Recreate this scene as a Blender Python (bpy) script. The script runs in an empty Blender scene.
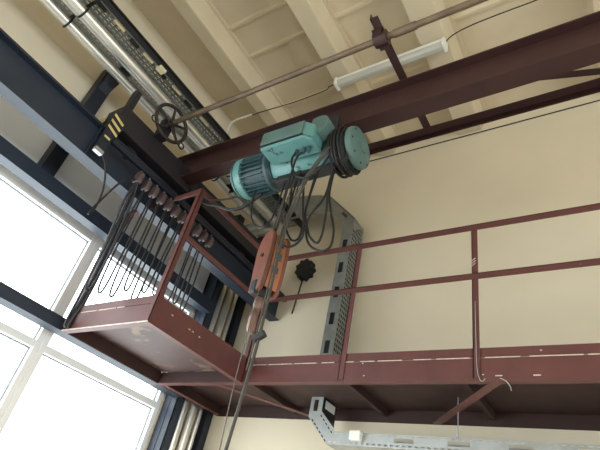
import bpy, math, random
from mathutils import Vector, Matrix

random.seed(7)
sc = bpy.context.scene
COL = sc.collection
Z0 = 1.6                      # the camera stands 1.6 m above the floor; shapes are laid out from eye level

# ------------------------------------------------------------------ camera
cam_d = bpy.data.cameras.new('camera')
cam_d.sensor_width = 36.0
cam_d.lens = 486.406 * 36.0 / 600.0
cam_d.clip_start = 0.05
cam = bpy.data.objects.new('camera', cam_d)
COL.objects.link(cam)
RIGHT = Vector((0.83745643, 0.51073068, 0.19447599))
DOWN = Vector((-0.17464398, 0.58729919, -0.79030319))
FWD = Vector((-0.51784767, 0.62788043, 0.58103352))
mw = Matrix.Identity(4)
for i in range(3):
    mw[i][0] = RIGHT[i]; mw[i][1] = -DOWN[i]; mw[i][2] = -FWD[i]
mw[2][3] = Z0
cam.matrix_world = mw
sc.camera = cam

# ------------------------------------------------------------------ world, light, exposure
world = bpy.data.worlds.new('overcast_sky')
sc.world = world
world.use_nodes = True
wn = world.node_tree
for n in list(wn.nodes): wn.nodes.remove(n)
w_out = wn.nodes.new('ShaderNodeOutputWorld')
w_bg = wn.nodes.new('ShaderNodeBackground')
w_bg.inputs['Color'].default_value = (0.93, 0.97, 1.0, 1)
w_bg.inputs['Strength'].default_value = 5.0
wn.links.new(w_bg.outputs[0], w_out.inputs[0])

def portal(name, loc, rot, sx, sy):
    l = bpy.data.lights.new(name, 'AREA')
    l.shape = 'RECTANGLE'; l.size = sx; l.size_y = sy
    l.cycles.is_portal = True
    o = bpy.data.objects.new(name, l); COL.objects.link(o)
    o.location = loc; o.rotation_euler = rot
# sky portals in the real window openings (they only guide the sky's own light)
portal('window_light', (-4.2, -2.8, 1.7 + 0.2), (0, -math.pi / 2, 0), 3.8, 12.6)
portal('right_window_light', (6.62, -2.6, 1.0 + Z0), (0, math.pi / 2, 0), 2.9, 11.0)

sc.view_settings.view_transform = 'Standard'
sc.view_settings.look = 'None'
sc.view_settings.gamma = 1.0
sc.view_settings.use_curve_mapping = False
sc.view_settings.exposure = 0.46
sc.cycles.max_bounces = 12
sc.cycles.diffuse_bounces = 8
sc.cycles.transparent_max_bounces = 12
sc.cycles.use_denoising = True

# ------------------------------------------------------------------ materials
def srgb(r, g, b):
    def f(c):
        c /= 255.0
        return c / 12.92 if c <= 0.04045 else ((c + 0.055) / 1.055) ** 2.4
    return (f(r), f(g), f(b), 1.0)

def mat(name, col, rough=0.6, metal=0.0, var=0.12, scale=6.0, bump=0.0, chip=None, chip_amt=0.0, chip_scale=14.0, spec=0.5):
    m = bpy.data.materials.new(name)
    m.use_nodes = True
    nt = m.node_tree
    b = nt.nodes['Principled BSDF']
    b.inputs['Roughness'].default_value = rough
    b.inputs['Metallic'].default_value = metal
    b.inputs['Specular IOR Level'].default_value = spec
    tc = nt.nodes.new('ShaderNodeTexCoord')
    nz = nt.nodes.new('ShaderNodeTexNoise')
    nz.inputs['Scale'].default_value = scale
    nz.inputs['Detail'].default_value = 5.0
    nt.links.new(tc.outputs['Object'], nz.inputs['Vector'])
    rp = nt.nodes.new('ShaderNodeValToRGB')
    lo = tuple(c * (1 - var) for c in col[:3]) + (1,)
    hi = tuple(min(1, c * (1 + var)) for c in col[:3]) + (1,)
    rp.color_ramp.elements[0].position = 0.3; rp.color_ramp.elements[0].color = lo
    rp.color_ramp.elements[1].position = 0.7; rp.color_ramp.elements[1].color = hi
    nt.links.new(nz.outputs['Fac'], rp.inputs['Fac'])
    src = rp.outputs['Color']
    if chip:
        n2 = nt.nodes.new('ShaderNodeTexNoise')
        n2.inputs['Scale'].default_value = chip_scale
        n2.inputs['Detail'].default_value = 8.0
        n2.inputs['Roughness'].default_value = 0.65
        nt.links.new(tc.outputs['Object'], n2.inputs['Vector'])
        r2 = nt.nodes.new('ShaderNodeValToRGB')
        t = 0.72 - chip_amt
        r2.color_ramp.elements[0].position = t; r2.color_ramp.elements[0].color = (0, 0, 0, 1)
        r2.color_ramp.elements[1].position = t + 0.06; r2.color_ramp.elements[1].color = (1, 1, 1, 1)
        nt.links.new(n2.outputs['Fac'], r2.inputs['Fac'])
        mx = nt.nodes.new('ShaderNodeMix'); mx.data_type = 'RGBA'
        nt.links.new(r2.outputs['Color'], mx.inputs['Factor'])
        nt.links.new(src, mx.inputs['A'])
        mx.inputs['B'].default_value = chip
        src = mx.outputs['Result']
    nt.links.new(src, b.inputs['Base Color'])
    if bump:
        bp = nt.nodes.new('ShaderNodeBump')
        bp.inputs['Strength'].default_value = bump
        bp.inputs['Distance'].default_value = 0.01
        nt.links.new(nz.outputs['Fac'], bp.inputs['Height'])
        nt.links.new(bp.outputs['Normal'], b.inputs['Normal'])
    return m

M = {
    'plaster': mat('cream_plaster', srgb(220, 209, 187), 0.85, var=0.04, scale=1.2, bump=0.05),
    'ceiling': mat('cream_ceiling_paint', srgb(208, 194, 168), 0.85, var=0.07, scale=2.0, bump=0.06),
    'panel': mat('grey_white_cladding', srgb(236, 241, 250), 0.7, var=0.03, scale=1.5),
    'floor': mat('concrete_floor', srgb(214, 211, 204), 0.6, var=0.12, scale=2.5),
    'frame': mat('white_window_frame', srgb(246, 246, 248), 0.4, var=0.02),
    'gasket': mat('dark_window_gasket', srgb(130, 132, 134), 0.6),
    'blue': mat('dark_blue_steel_paint', srgb(36, 45, 60), 0.5, var=0.12, scale=4),
    'navy': mat('navy_steel_paint', srgb(24, 29, 42), 0.55, var=0.12, scale=4),
    'maroon': mat('maroon_steel_paint', srgb(92, 51, 48), 0.55, var=0.16, scale=5, chip=srgb(150, 118, 105), chip_amt=0.02, chip_scale=20),
    'plate': mat('worn_maroon_plate', srgb(72, 50, 46), 0.6, var=0.2, scale=5, chip=srgb(118, 94, 80), chip_amt=0.17, chip_scale=4.5),
    'crane': mat('crane_maroon_paint', srgb(54, 28, 26), 0.55, var=0.14, scale=5, chip=srgb(120, 90, 80), chip_amt=-0.02),
    'crane_dark': mat('grimy_dark_maroon', srgb(28, 23, 29), 0.65, var=0.2, scale=6),
    'deck_under': mat('grimy_maroon_underside', srgb(54, 31, 28), 0.65, var=0.2, scale=5),  # darker maroon for the deck underside, joists and inner channels
    'bare': mat('bare_scraped_metal', srgb(200, 190, 175), 0.5, var=0.2, scale=30),
    'teal': mat('worn_teal_enamel', srgb(84, 130, 129), 0.4, var=0.1, scale=7, chip=srgb(46, 62, 62), chip_amt=0.12, chip_scale=12),
    'teal_dark': mat('greasy_dark_teal', srgb(44, 70, 76), 0.5, var=0.25, scale=10),
    'teal_lid': mat('dusty_teal_lid', srgb(76, 102, 98), 0.5, var=0.14, scale=8, chip=srgb(150, 165, 155), chip_amt=0.07, chip_scale=16),
    'rubber': mat('black_rubber', srgb(26, 25, 25), 0.55, var=0.15, spec=0.35),
    'cable': mat('dark_cable_jacket', srgb(34, 34, 40), 0.5, var=0.1, spec=0.4),
    'cable_grey': mat('grey_brown_cable_jacket', srgb(58, 54, 49), 0.5, var=0.15),
    'rope': mat('steel_rope', srgb(88, 84, 78), 0.45, 0.6, var=0.2, scale=60),
    'pipe_steel': mat('rusty_brown_pipe', srgb(104, 86, 70), 0.5, 0.15, var=0.25, scale=9, chip=srgb(70, 58, 54), chip_amt=0.08),
    'wheel': mat('dark_cast_iron', srgb(48, 40, 40), 0.55, 0.2, var=0.2),
    'silver': mat('aluminium_foil_lagging', srgb(224, 221, 214), 0.3, 0.85, var=0.04, scale=10, bump=0.04),
    'zinc': mat('galvanised_steel', srgb(172, 175, 174), 0.42, 0.55, var=0.1, scale=12),
    'zinc_dark': mat('dull_galvanised_steel', srgb(128, 131, 128), 0.5, 0.35, var=0.14, scale=12),
    'white': mat('white_plastic', srgb(232, 231, 226), 0.4, var=0.02),
    'tag': mat('cream_paper_tag', srgb(222, 210, 178), 0.7, var=0.05),
    'fluor': mat('frosted_light_cover', srgb(186, 186, 180), 0.3, var=0.05),
    'yellow': mat('faded_hazard_yellow', srgb(205, 186, 122), 0.6, var=0.15, scale=20),
    'black': mat('dull_black_paint', srgb(28, 28, 30), 0.6, var=0.2),
    'orange': mat('worn_orange_paint', srgb(150, 90, 58), 0.5, var=0.18, scale=9, chip=srgb(96, 74, 62), chip_amt=0.1, chip_scale=14),
    'orange_red': mat('faded_red_orange_paint', srgb(108, 62, 48), 0.5, var=0.16, scale=9, chip=srgb(200, 160, 140), chip_amt=0.05),
    'trolley': mat('dusty_mauve_steel', srgb(98, 80, 82), 0.5, 0.2, var=0.15),
    'hook': mat('greyish_pink_forged_steel', srgb(120, 92, 84), 0.45, 0.3, var=0.2, scale=20),
}

def glass_mat():
    m = bpy.data.materials.new('window_glass'); m.use_nodes = True
    nt = m.node_tree
    for n in list(nt.nodes): nt.nodes.remove(n)
    o = nt.nodes.new('ShaderNodeOutputMaterial'); t = nt.nodes.new('ShaderNodeBsdfTransparent')
    g = nt.nodes.new('ShaderNodeBsdfGlossy'); g.inputs['Roughness'].default_value = 0.02
    t.inputs['Color'].default_value = (0.96, 0.985, 0.98, 1)
    mx = nt.nodes.new('ShaderNodeMixShader'); mx.inputs[0].default_value = 0.05
    nt.links.new(t.outputs[0], mx.inputs[1]); nt.links.new(g.outputs[0], mx.inputs[2])
    nt.links.new(mx.outputs[0], o.inputs[0])
    return m
M['glass'] = glass_mat()

# ------------------------------------------------------------------ mesh helpers
V = Vector
X, Y, Z = V((1, 0, 0)), V((0, 1, 0)), V((0, 0, 1))

class MB:
    def __init__(s): s.v = []; s.f = []
    def add(s, vs, fs):
        n = len(s.v); s.v += [V(p) for p in vs]; s.f += [[n + i for i in f] for f in fs]; return s
    def obox(s, c, ax, ay, az, hx, hy, hz):
        c = V(c); ax, ay, az = V(ax).normalized() * hx, V(ay).normalized() * hy, V(az).normalized() * hz
        vs = [c + ax * i + ay * j + az * k for k in (-1, 1) for j in (-1, 1) for i in (-1, 1)]
        return s.add(vs, [(0, 2, 3, 1), (4, 5, 7, 6), (0, 1, 5, 4), (2, 6, 7, 3), (0, 4, 6, 2), (1, 3, 7, 5)])
    def box(s, x0, x1, y0, y1, z0, z1):
        return s.obox(((x0 + x1) / 2, (y0 + y1) / 2, (z0 + z1) / 2), X, Y, Z, abs(x1 - x0) / 2, abs(y1 - y0) / 2, abs(z1 - z0) / 2)
    def bar(s, p0, p1, w, h, up=Z):
        p0, p1 = V(p0), V(p1); d = (p1 - p0); a = d.normalized()
        side = a.cross(V(up)).normalized(); u = side.cross(a)
        return s.obox((p0 + p1) / 2, a, side, u, d.length / 2, w / 2, h / 2)
    def prism(s, pts, ex):
        pts = [V(p) for p in pts]; ex = V(ex); n = len(pts)
        fs = [list(range(n))[::-1], list(range(n, 2 * n))]
        fs += [[i, (i + 1) % n, n + (i + 1) % n, n + i] for i in range(n)]
        return s.add(pts + [p + ex for p in pts], fs)
    def tube(s, path, r, n=8, closed=False, cap=True):
        P = [V(p) for p in path]; m = len(P); rings = []
        def tan(i):
            a = P[(i + 1) % m] if closed or i < m - 1 else P[i]
            b = P[(i - 1) % m] if closed or i > 0 else P[i]
            return (a - b).normalized()
        t = tan(0); u = t.orthogonal().normalized(); base = len(s.v)
        for i in range(m):
            t2 = tan(i); u = (u - t2 * u.dot(t2)).normalized(); w = t2.cross(u)
            rr = r[i] if isinstance(r, (list, tuple)) else r
            s.v += [P[i] + (u * math.cos(2 * math.pi * k / n) + w * math.sin(2 * math.pi * k / n)) * rr for k in range(n)]
        for i in range(m if closed else m - 1):
            a, b = base + i * n, base + ((i + 1) % m) * n
            s.f += [[a + k, a + (k + 1) % n, b + (k + 1) % n, b + k] for k in range(n)]
        if cap and not closed:
            s.f.append([base + k for k in range(n)][::-1]); s.f.append([base + (m - 1) * n + k for k in range(n)])
        return s
    def lathe(s, o, ax, prof, n=32):
        o, ax = V(o), V(ax).normalized(); u = ax.orthogonal().normalized(); w = ax.cross(u); base = len(s.v); m = len(prof)
        for t, r in prof:
            s.v += [o + ax * t + (u * math.cos(2 * math.pi * k / n) + w * math.sin(2 * math.pi * k / n)) * max(r, 1e-4) for k in range(n)]
        for i in range(m - 1):
            a, b = base + i * n, base + (i + 1) * n
            s.f += [[a + k, a + (k + 1) % n, b + (k + 1) % n, b + k] for k in range(n)]
        s.f.append([base + k for k in range(n)][::-1]); s.f.append([base + (m - 1) * n + k for k in range(n)])
        return s
    def ibeam(s, p0, p1, h, w, tf=0.012, tw=0.008, up=Z):
        p0, p1, up = V(p0), V(p1), V(up)
        s.bar(p0 + up * (h / 2 - tf / 2), p1 + up * (h / 2 - tf / 2), w, tf, up)
        s.bar(p0 - up * (h / 2 - tf / 2), p1 - up * (h / 2 - tf / 2), w, tf, up)
        return s.bar(p0, p1, tw, h - 2 * tf, up)
    def angle(s, p0, p1, da, db, la, lb, t=0.006):
        # angle section: heel along p0-p1, one leg la along da, the other lb along db
        p0, p1, da, db = V(p0), V(p1), V(da), V(db)
        d = p1 - p0
        for (a, l, b) in ((da, la, db), (db, lb, da)):
            s.obox((p0 + p1) / 2 + a * (l / 2) + b * (t / 2), d, a, b, d.length / 2, l / 2, t / 2)
        return s
    def perf(s, o, u, v, L, us, vs):
        # flat sheet from o, L long along u; us = (pitch, slot, first), vs = list of (width, has_slots)
        o, u, v = V(o), V(u).normalized(), V(v).normalized()
        pitch, slot, first = us
        br = [0.0]; k = first
        hole = set()
        while k + slot < L:
            br += [k]; hole.add(len(br) - 1); br += [k + slot]; k += pitch
        br.append(L)
        y = 0.0
        for wd, h in vs:
            if not h:
                s.add([o + v * y, o + u * L + v * y, o + u * L + v * (y + wd), o + v * (y + wd)], [(0, 1, 2, 3)])
            else:
                for i in range(len(br) - 1):
                    if i in hole: continue
                    a, b = br[i], br[i + 1]
                    s.add([o + u * a + v * y, o + u * b + v * y, o + u * b + v * (y + wd), o + u * a + v * (y + wd)], [(0, 1, 2, 3)])
            y += wd
        return s

LOC = {}
def wloc(o): return LOC.get(o.name, V((0, 0, 0)))

def build(name, mb, m, parent=None, base=None, smooth=False, bevel=0.0, solid=0.0, kind=None):
    """one mesh object; the origin sits at base (top level) or at its parent's origin"""
    me = bpy.data.meshes.new(name)
    org = wloc(parent) if parent is not None else (V(base) if base is not None else
          V(((min(p.x for p in mb.v) + max(p.x for p in mb.v)) / 2, (min(p.y for p in mb.v) + max(p.y for p in mb.v)) / 2, min(p.z for p in mb.v))))
    me.from_pydata([p - org for p in mb.v], [], mb.f)
    me.validate(); me.update()
    me.materials.append(M[m])
    import bmesh
    bm = bmesh.new(); bm.from_mesh(me); bmesh.ops.recalc_face_normals(bm, faces=bm.faces); bm.to_mesh(me); bm.free()
    if smooth:
        for p in me.polygons: p.use_smooth = True
        me.set_sharp_from_angle(angle=math.radians(40))
    o = bpy.data.objects.new(name, me); COL.objects.link(o)
    if parent is not None:
        o.parent = parent
    else:
        o.location = org + V((0, 0, Z0))
    LOC[o.name] = org
    if bevel:
        b = o.modifiers.new('bevel', 'BEVEL'); b.width = bevel; b.segments = 2; b.limit_method = 'ANGLE'
    if solid:
        sm = o.modifiers.new('thickness', 'SOLIDIFY'); sm.thickness = solid; sm.offset = 0
    if kind: o['kind'] = kind
    return o

def tag(o, label, cat, group=None):
    o['label'] = label; o['category'] = cat
    if group: o['group'] = group
    return o

def thing(name, label, cat, base, group=None):
    o = bpy.data.objects.new(name, None); COL.objects.link(o)
    o.empty_display_size = 0.1
    o.location = V(base) + V((0, 0, Z0)); LOC[o.name] = V(base)
    return tag(o, label, cat, group)

def spline(pts, k=8, closed=False):
    P = [V(p) for p in pts]; n = len(P); out = []
    seg = n if closed else n - 1
    for i in range(seg):
        g = (lambda j: P[j % n]) if closed else (lambda j: P[max(0, min(n - 1, j))])
        p0, p1, p2, p3 = g(i - 1), g(i), g(i + 1), g(i + 2)
        for j in range(k):
            t = j / k
            out.append(0.5 * ((2 * p1) + (p2 - p0) * t + (2 * p0 - 5 * p1 + 4 * p2 - p3) * t * t + (3 * p1 - p0 - 3 * p2 + p3) * t ** 3))
    if not closed: out.append(P[-1])
    return out

# ------------------------------------------------------------------ the room
XW, YF, XR, YB, ZF, ZC = -4.05, 4.03, 6.5, -9.0, -1.6, 4.9
build('floor', MB().box(XW - 0.3, XR, YB, YF, ZF - 0.2, ZF), 'floor', kind='structure')
build('wall_far', MB().box(XW - 0.3, XR + 0.2, YF, YF + 0.25, ZF, ZC), 'plaster', kind='structure')
build('wall_right', MB().box(XR, XR + 0.2, YB, YF, ZF, -0.5).box(XR, XR + 0.2, YB, YF, 2.5, ZC).box(XR, XR + 0.2, YB, -8.2, -0.5, 2.5).box(XR, XR + 0.2, 3.0, YF, -0.5, 2.5), 'plaster', kind='structure')
wl = MB()
wl.box(XW - 0.25, XW, YB, YF, 2.30, ZC)                       # above the windows
wl.box(XW - 0.25, XW, YB, YF, ZF, -0.75)                      # sill
wl.box(XW - 0.25, XW, 3.44, YF, -0.75, 2.30)                  # pier in the corner
wl.box(XW - 0.25, XW, YB, YB + 0.3, -0.75, 2.30)
w_left = build('wall_left', wl, 'plaster', kind='structure')
build('cladding_panel', MB().box(XW, XW + 0.03, YB + 0.3, 3.44, 2.27, 3.02), 'panel', w_left)
build('wall_rear', MB().box(XW - 0.3, XR + 0.2, YB - 0.2, YB, ZF, ZC), 'plaster', kind='structure')

# windows of the left wall: bays between mullions
MUL = [-8.7, -6.55, -4.4, -2.25, -0.1, 2.02, 3.44]
for i in range(len(MUL) - 1):
    y0, y1 = MUL[i], MUL[i + 1]
    root = bpy.data.objects.new('window_%d' % (i + 1), None); COL.objects.link(root)
    root.location = V((XW, (y0 + y1) / 2, -0.75 + Z0)); LOC[root.name] = V((XW, (y0 + y1) / 2, -0.75)); root['kind'] = 'structure'
    fr = MB()
    a, b = y0 + (0.0 if i else 0.0), y1
    h = 0.055
    xa, xb = XW - 0.09, XW - 0.005
    fr.box(xa, xb, a, a + h, -0.75, 2.30).box(xa, xb, b - h, b, -0.75, 2.30)
    fr.box(xa, xb, a + h, b - h, 2.165, 2.30).box(xa, xb, a + h, b - h, -0.75, -0.68)
    fr.box(xa, xb, a + h, b - h, 1.095, 1.16)
    build('window_frame', fr, 'frame', root, bevel=0.006)
    gk = MB()
    xg0, xg1 = XW - 0.07, XW - 0.05
    for z0, z1 in ((-0.68, 1.095), (1.16, 2.165)):
        gk.box(xg0, xg1 + 0.004, a + h, a + h + 0.008, z0, z1).box(xg0, xg1 + 0.004, b - h - 0.008, b - h, z0, z1)
        gk.box(xg0, xg1 + 0.004, a + h, b - h, z0, z0 + 0.008).box(xg0, xg1 + 0.004, a + h, b - h, z1 - 0.01, z1)
        build('pane', MB().box(XW - 0.064, XW - 0.056, a + h, b - h, z0, z1), 'glass', root)
    build('gasket', gk, 'gasket', root)
root = bpy.data.objects.new('window_7', None); COL.objects.link(root)
root.location = V((XR, -2.6, -0.5 + Z0)); LOC[root.name] = V((XR, -2.6, -0.5)); root['kind'] = 'structure'
fr = MB().box(XR + 0.04, XR + 0.12, -8.2, 3.0, -0.5, -0.43).box(XR + 0.04, XR + 0.12, -8.2, 3.0, 2.43, 2.5)
for k in range(8): fr.box(XR + 0.04, XR + 0.12, -8.2 + k * 1.59, -8.13 + k * 1.59, -0.43, 2.43)
build('window_frame', fr, 'frame', root)
build('pane', MB().box(XR + 0.075, XR + 0.085, -8.15, 2.95, -0.46, 2.46), 'glass', root)

# ceiling: slab with long ribs running away from us and small cross ribs
ceil = build('ceiling', MB().box(XW - 0.3, XR + 0.2, YB - 0.2, YF + 0.2, ZC, ZC + 0.2), 'ceiling', kind='structure')
RIBS = [(-3.43, -3.26), (-2.28, -2.07), (-1.24, -0.97), (0.29, 0.55), (1.4, 1.65), (2.5, 2.75), (3.6, 3.85), (4.7, 4.95), (5.8, 6.05)]
for a, b in RIBS:
    r = MB().prism([(a, YB, 4.63), (b, YB, 4.63), (b + 0.045, YB, ZC), (a - 0.045, YB, ZC)], (0, YF - YB, 0))
    build('ceiling_rib', r, 'ceiling', ceil, bevel=0.012)
    build('rib_edge', MB().box(a - 0.075, a - 0.03, YB, YF, ZC - 0.035, ZC).box(b + 0.03, b + 0.075, YB, YF, ZC - 0.035, ZC), 'ceiling', ceil)
BAYS = [(-3.2, -2.33, (-2.6, -1.0, 0.5, 1.78, 2.18, 2.98)), (-2.01, -1.3, (-2.6, -1.0, 0.5, 1.35, 2.17, 3.1)), (-0.9, 0.23, (-2.6, -1.0, 0.5, 1.6, 2.7, 3.5)),
        (0.62, 1.33, (-2.6, 0.5, 1.7, 2.9)), (1.72, 2.43, (-2.6, 0.5, 1.7, 2.9))]
for x0, x1, ys in BAYS:
    for y in ys:
        build('cross_rib', MB().prism([(x0, y - 0.012, 4.865), (x0, y + 0.016, 4.865), (x0, y + 0.03, ZC), (x0, y - 0.03, ZC)], (x1 - x0, 0, 0)), 'ceiling', ceil)

# ------------------------------------------------------------------ steelwork on the window wall
def ucol(name, label, x0, x1, y0, y1, z0, z1, m, haunch=False):
    t = thing(name, label, 'column', ((x0 + x1) / 2, (y0 + y1) / 2, z0))
    c = MB()
    c.box(x0, x1, y0, y0 + 0.012, z0, z1).box(x0, x1, y1 - 0.012, y1, z0, z1).box((x0 + x1) / 2 - 0.005, (x0 + x1) / 2 + 0.005, y0, y1, z0, z1)
    c.box(x1 - 0.012, x1, y0, y1, z0, z1)
    build('shaft', c, m, t)
    return t
c1 = ucol('steel_column', 'dark navy steel column rising behind the runway beam near the striped crane end', -4.0, -3.86, 1.17, 1.30, 2.306, 3.75, 'navy')
build('haunch', MB().prism([(-3.86, 1.18, 3.42), (-3.80, 1.18, 3.5), (-3.70, 1.18, 3.60), (-3.62, 1.18, 3.62), (-3.62, 1.18, 3.72), (-3.86, 1.18, 3.72)], (0, 0.11, 0)), 'navy', c1)
build('bracket', MB().box(-3.86, -3.42, 1.19, 1.28, 2.62, 2.69), 'navy', c1)
c2 = ucol('steel_column', 'blue steel column at the end of the windows, left of the silver pipes', -4.04, -3.86, 3.46, 3.56, ZF, 3.6, 'blue')
build('bracket', MB().box(-3.86, -3.42, 3.47, 3.55, 2.62, 2.69), 'blue', c2)
ucol('steel_column', 'dark navy steel column in the far corner, right of the silver pipes', -4.04, -3.86, 3.93, 4.02, ZF, 4.6, 'navy')

g = MB().box(-3.83, -3.80, -8.5, 3.46, 2.175, 2.305).box(-3.92, -3.83, -8.5, 3.46, 2.175, 2.187).box(-3.92, -3.83, -8.5, 3.46, 2.293, 2.305)
tag(build('steel_girt', g, 'blue'), 'slim blue horizontal steel rail above the upper windows, below the runway beam', 'beam')
g = MB().box(-3.82, -3.80, -8.5, 3.46, 1.234, 1.335).box(-3.95, -3.82, -8.5, 3.46, 1.234, 1.246).box(-3.95, -3.82, -8.5, 3.46, 1.323, 1.335)
tag(build('steel_girt', g, 'blue'), 'blue horizontal steel rail at landing level crossing the windows', 'beam')

# crane runway beam with its rail
t = thing('runway_beam', 'large dark blue crane runway beam running along the window wall', 'beam', (-3.36, 0, 2.33))
RB = MB().ibeam((-3.36, -8.5, 2.50), (-3.36, YF, 2.50), 0.34, 0.13, 0.013, 0.009)
build('beam', RB, 'blue', t)
build('stiffener', MB().box(-3.415, -3.305, 1.21, 1.222, 2.345, 2.655).box(-3.415, -3.305, 3.50, 3.512, 2.345, 2.655), 'blue', t)
build('rail', MB().box(-3.385, -3.335, -8.5, YF - 0.05, 2.67, 2.71), 'crane_dark', t)

# ------------------------------------------------------------------ access walkway with its landing
W = thing('access_walkway', 'maroon steel walkway with railing along the far wall and a landing by the windows', 'walkway', (-1.0, 3.5, 1.234))
YR, YL, XL, XC, XE = 3.10, 1.99, -3.80, -2.77, 3.2
ZB, ZD = 1.234, 1.385
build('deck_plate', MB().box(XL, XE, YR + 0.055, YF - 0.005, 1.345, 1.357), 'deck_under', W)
build('deck_plate', MB().box(XL + 0.009, XC - 0.009, YL + 0.009, YR - 0.001, 1.345, 1.357), 'plate', W)
def channel(m_, *parts):
    b = MB()
    for q in parts: b.box(*q)
    return build('edge_channel', b, m_, W)
channel('maroon', (XC, XE, YR, YR + 0.008, ZB + 0.009, ZD), (XL, XE, YR - 0.004, YR + 0.055, ZB, ZB + 0.009), (XC, XE, YR + 0.009, YR + 0.055, ZD - 0.009, ZD))
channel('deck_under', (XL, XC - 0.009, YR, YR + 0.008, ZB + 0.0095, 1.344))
channel('maroon', (XL, XC, YL, YL + 0.008, ZB + 0.009, ZD), (XL, XC + 0.004, YL - 0.006, YL + 0.05, ZB, ZB + 0.009))
channel('maroon', (XC - 0.008, XC, YL + 0.009, YR - 0.001, ZB + 0.009, ZD), (XC - 0.05, XC + 0.004, YL + 0.051, YR - 0.005, ZB, ZB + 0.009))
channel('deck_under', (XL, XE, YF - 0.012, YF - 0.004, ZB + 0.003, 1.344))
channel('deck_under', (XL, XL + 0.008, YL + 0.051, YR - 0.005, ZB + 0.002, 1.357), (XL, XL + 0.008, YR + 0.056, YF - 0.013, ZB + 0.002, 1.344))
build('worn_lip', MB().box(XL, XC + 0.004, YL - 0.0075, YL - 0.006, ZB, ZB + 0.009), 'bare', W)
# toe boards stand on the channels with a thin bright gap line
build('toe_board', MB().box(XC, XE, YR + 0.004, YR + 0.010, ZD + 0.006, 1.457), 'maroon', W)
build('toe_board', MB().box(XL, XC, YL + 0.004, YL + 0.010, ZD + 0.006, 1.457), 'maroon', W)
build('toe_board', MB().box(XC - 0.010, XC - 0.004, YL + 0.01, YR, ZD, 1.457), 'maroon', W)
x = XC + 0.05
while x < XE:
    l = random.uniform(0.10, 0.3)
    build('scraped_edge', MB().box(x, x + l, YR - 0.0012, YR + 0.003, ZD - 0.001, ZD + 0.0055), 'bare', W); x += l + random.uniform(0.02, 0.10)
for a, b in ((-3.66, -3.45), (-3.43, -3.22), (-3.20, -3.12)):
    build('scraped_edge', MB().box(a, b, YL - 0.0012, YL + 0.003, ZD - 0.001, ZD + 0.0055), 'bare', W)
# small flakes of lost paint
for xx, zz in ((-0.45, 1.42), (-0.80, 1.27), (-0.72, 1.262), (-0.5, 1.262), (-1.66, 1.37), (-1.64, 1.275)):
    build('paint_chip', MB().box(xx, xx + 0.012 + 0.03 * (zz < 1.27), YR - 0.001, YR, zz, zz + 0.007), 'bare', W)
for yy, zz in ((2.16, 1.375), (2.36, 1.36), (2.40, 1.36), (2.48, 1.355)):
    build('paint_chip', MB().box(XC, XC + 0.001, yy, yy + 0.02, zz, zz + 0.008), 'bare', W)
for k in range(3):
    build('paint_chip', MB().bar((-0.856, YR - 0.0085, 2.10 + 0.022 * k), (-0.826, YR - 0.0085, 2.125 + 0.022 * k), 0.001, 0.006), 'bare', W)
# joists and diagonal ties under the deck
for xx in (-2.79, -1.85, -0.95, 0.03, 1.0, 2.0):
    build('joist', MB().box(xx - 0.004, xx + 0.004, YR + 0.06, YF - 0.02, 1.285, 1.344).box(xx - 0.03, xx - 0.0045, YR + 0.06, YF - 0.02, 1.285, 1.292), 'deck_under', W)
for p0, p1 in (((-0.70, 3.11, 1.237), (-1.40, 4.0, 1.237)), ((-3.08, 3.12, 1.237), (-2.50, 4.0, 1.237)), ((1.1, 3.11, 1.237), (0.4, 4.0, 1.237))):
    build('diagonal_tie', MB().bar(p0, p1, 0.06, 0.008), 'maroon', W)
build('diagonal_tie', MB().bar((-3.75, 3.13, 1.237), (-3.75, 3.98, 1.237), 0.05, 0.008), 'maroon', W)
# railing: angle iron posts and rails
ZT, ZM = 2.485, 2.035
def post(x, y, z0, z1, dx, dy): return MB().angle((x, y, z0), (x, y, z1), X * dx, Y * dy, 0.045, 0.045, 0.006)
for xx in (-1.845, -0.855, 0.135, 1.125, 2.115):
    build('railing_post', post(xx, YR - 0.007, 1.25, ZT - 0.002, 1, 1), 'maroon', W)
build('railing_post', post(XC + 0.002, YR - 0.007, 1.24, ZT - 0.002, -1, 1), 'maroon', W)
build('railing_post', post(XC + 0.002, YL - 0.007, 1.24, ZT - 0.002, -1, 1), 'maroon', W)
def rail(p0, p1, da, db, w=0.05): return MB().angle(p0, p1, da, db, w, w, 0.006)
build('top_rail', rail((XC, YR - 0.012, ZT), (XE, YR - 0.012, ZT), -Z, Y, 0.055), 'maroon', W)
build('mid_rail', rail((XC, YR - 0.012, ZM), (XE, YR - 0.012, ZM), -Z, Y, 0.05), 'maroon', W)
build('top_rail', rail((XC, YL - 0.01, ZT), (XC, YR, ZT), -Z, -X, 0.055), 'maroon', W)
build('mid_rail', rail((XC, YL - 0.01, ZM - 0.01), (XC, YR, ZM - 0.01), -Z, -X, 0.05), 'maroon', W)
build('top_rail', rail((-3.09, YL - 0.012, ZT - 0.015), (XC, YL - 0.012, ZT - 0.002), -Z, Y, 0.055), 'maroon', W)
# bent end post by the windows
bp = [(-3.73, YL, 1.25), (-3.73, YL, 2.22), (-3.715, YL, 2.33), (-3.66, YL, 2.40), (-3.56, YL, 2.42), (-3.34, YL, 2.42)]
bpm = MB()
for a, b in zip(bp[:-1], bp[1:]): bpm.bar(a, b, 0.05, 0.05, Y)
build('railing_post', bpm, 'maroon', W)

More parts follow.
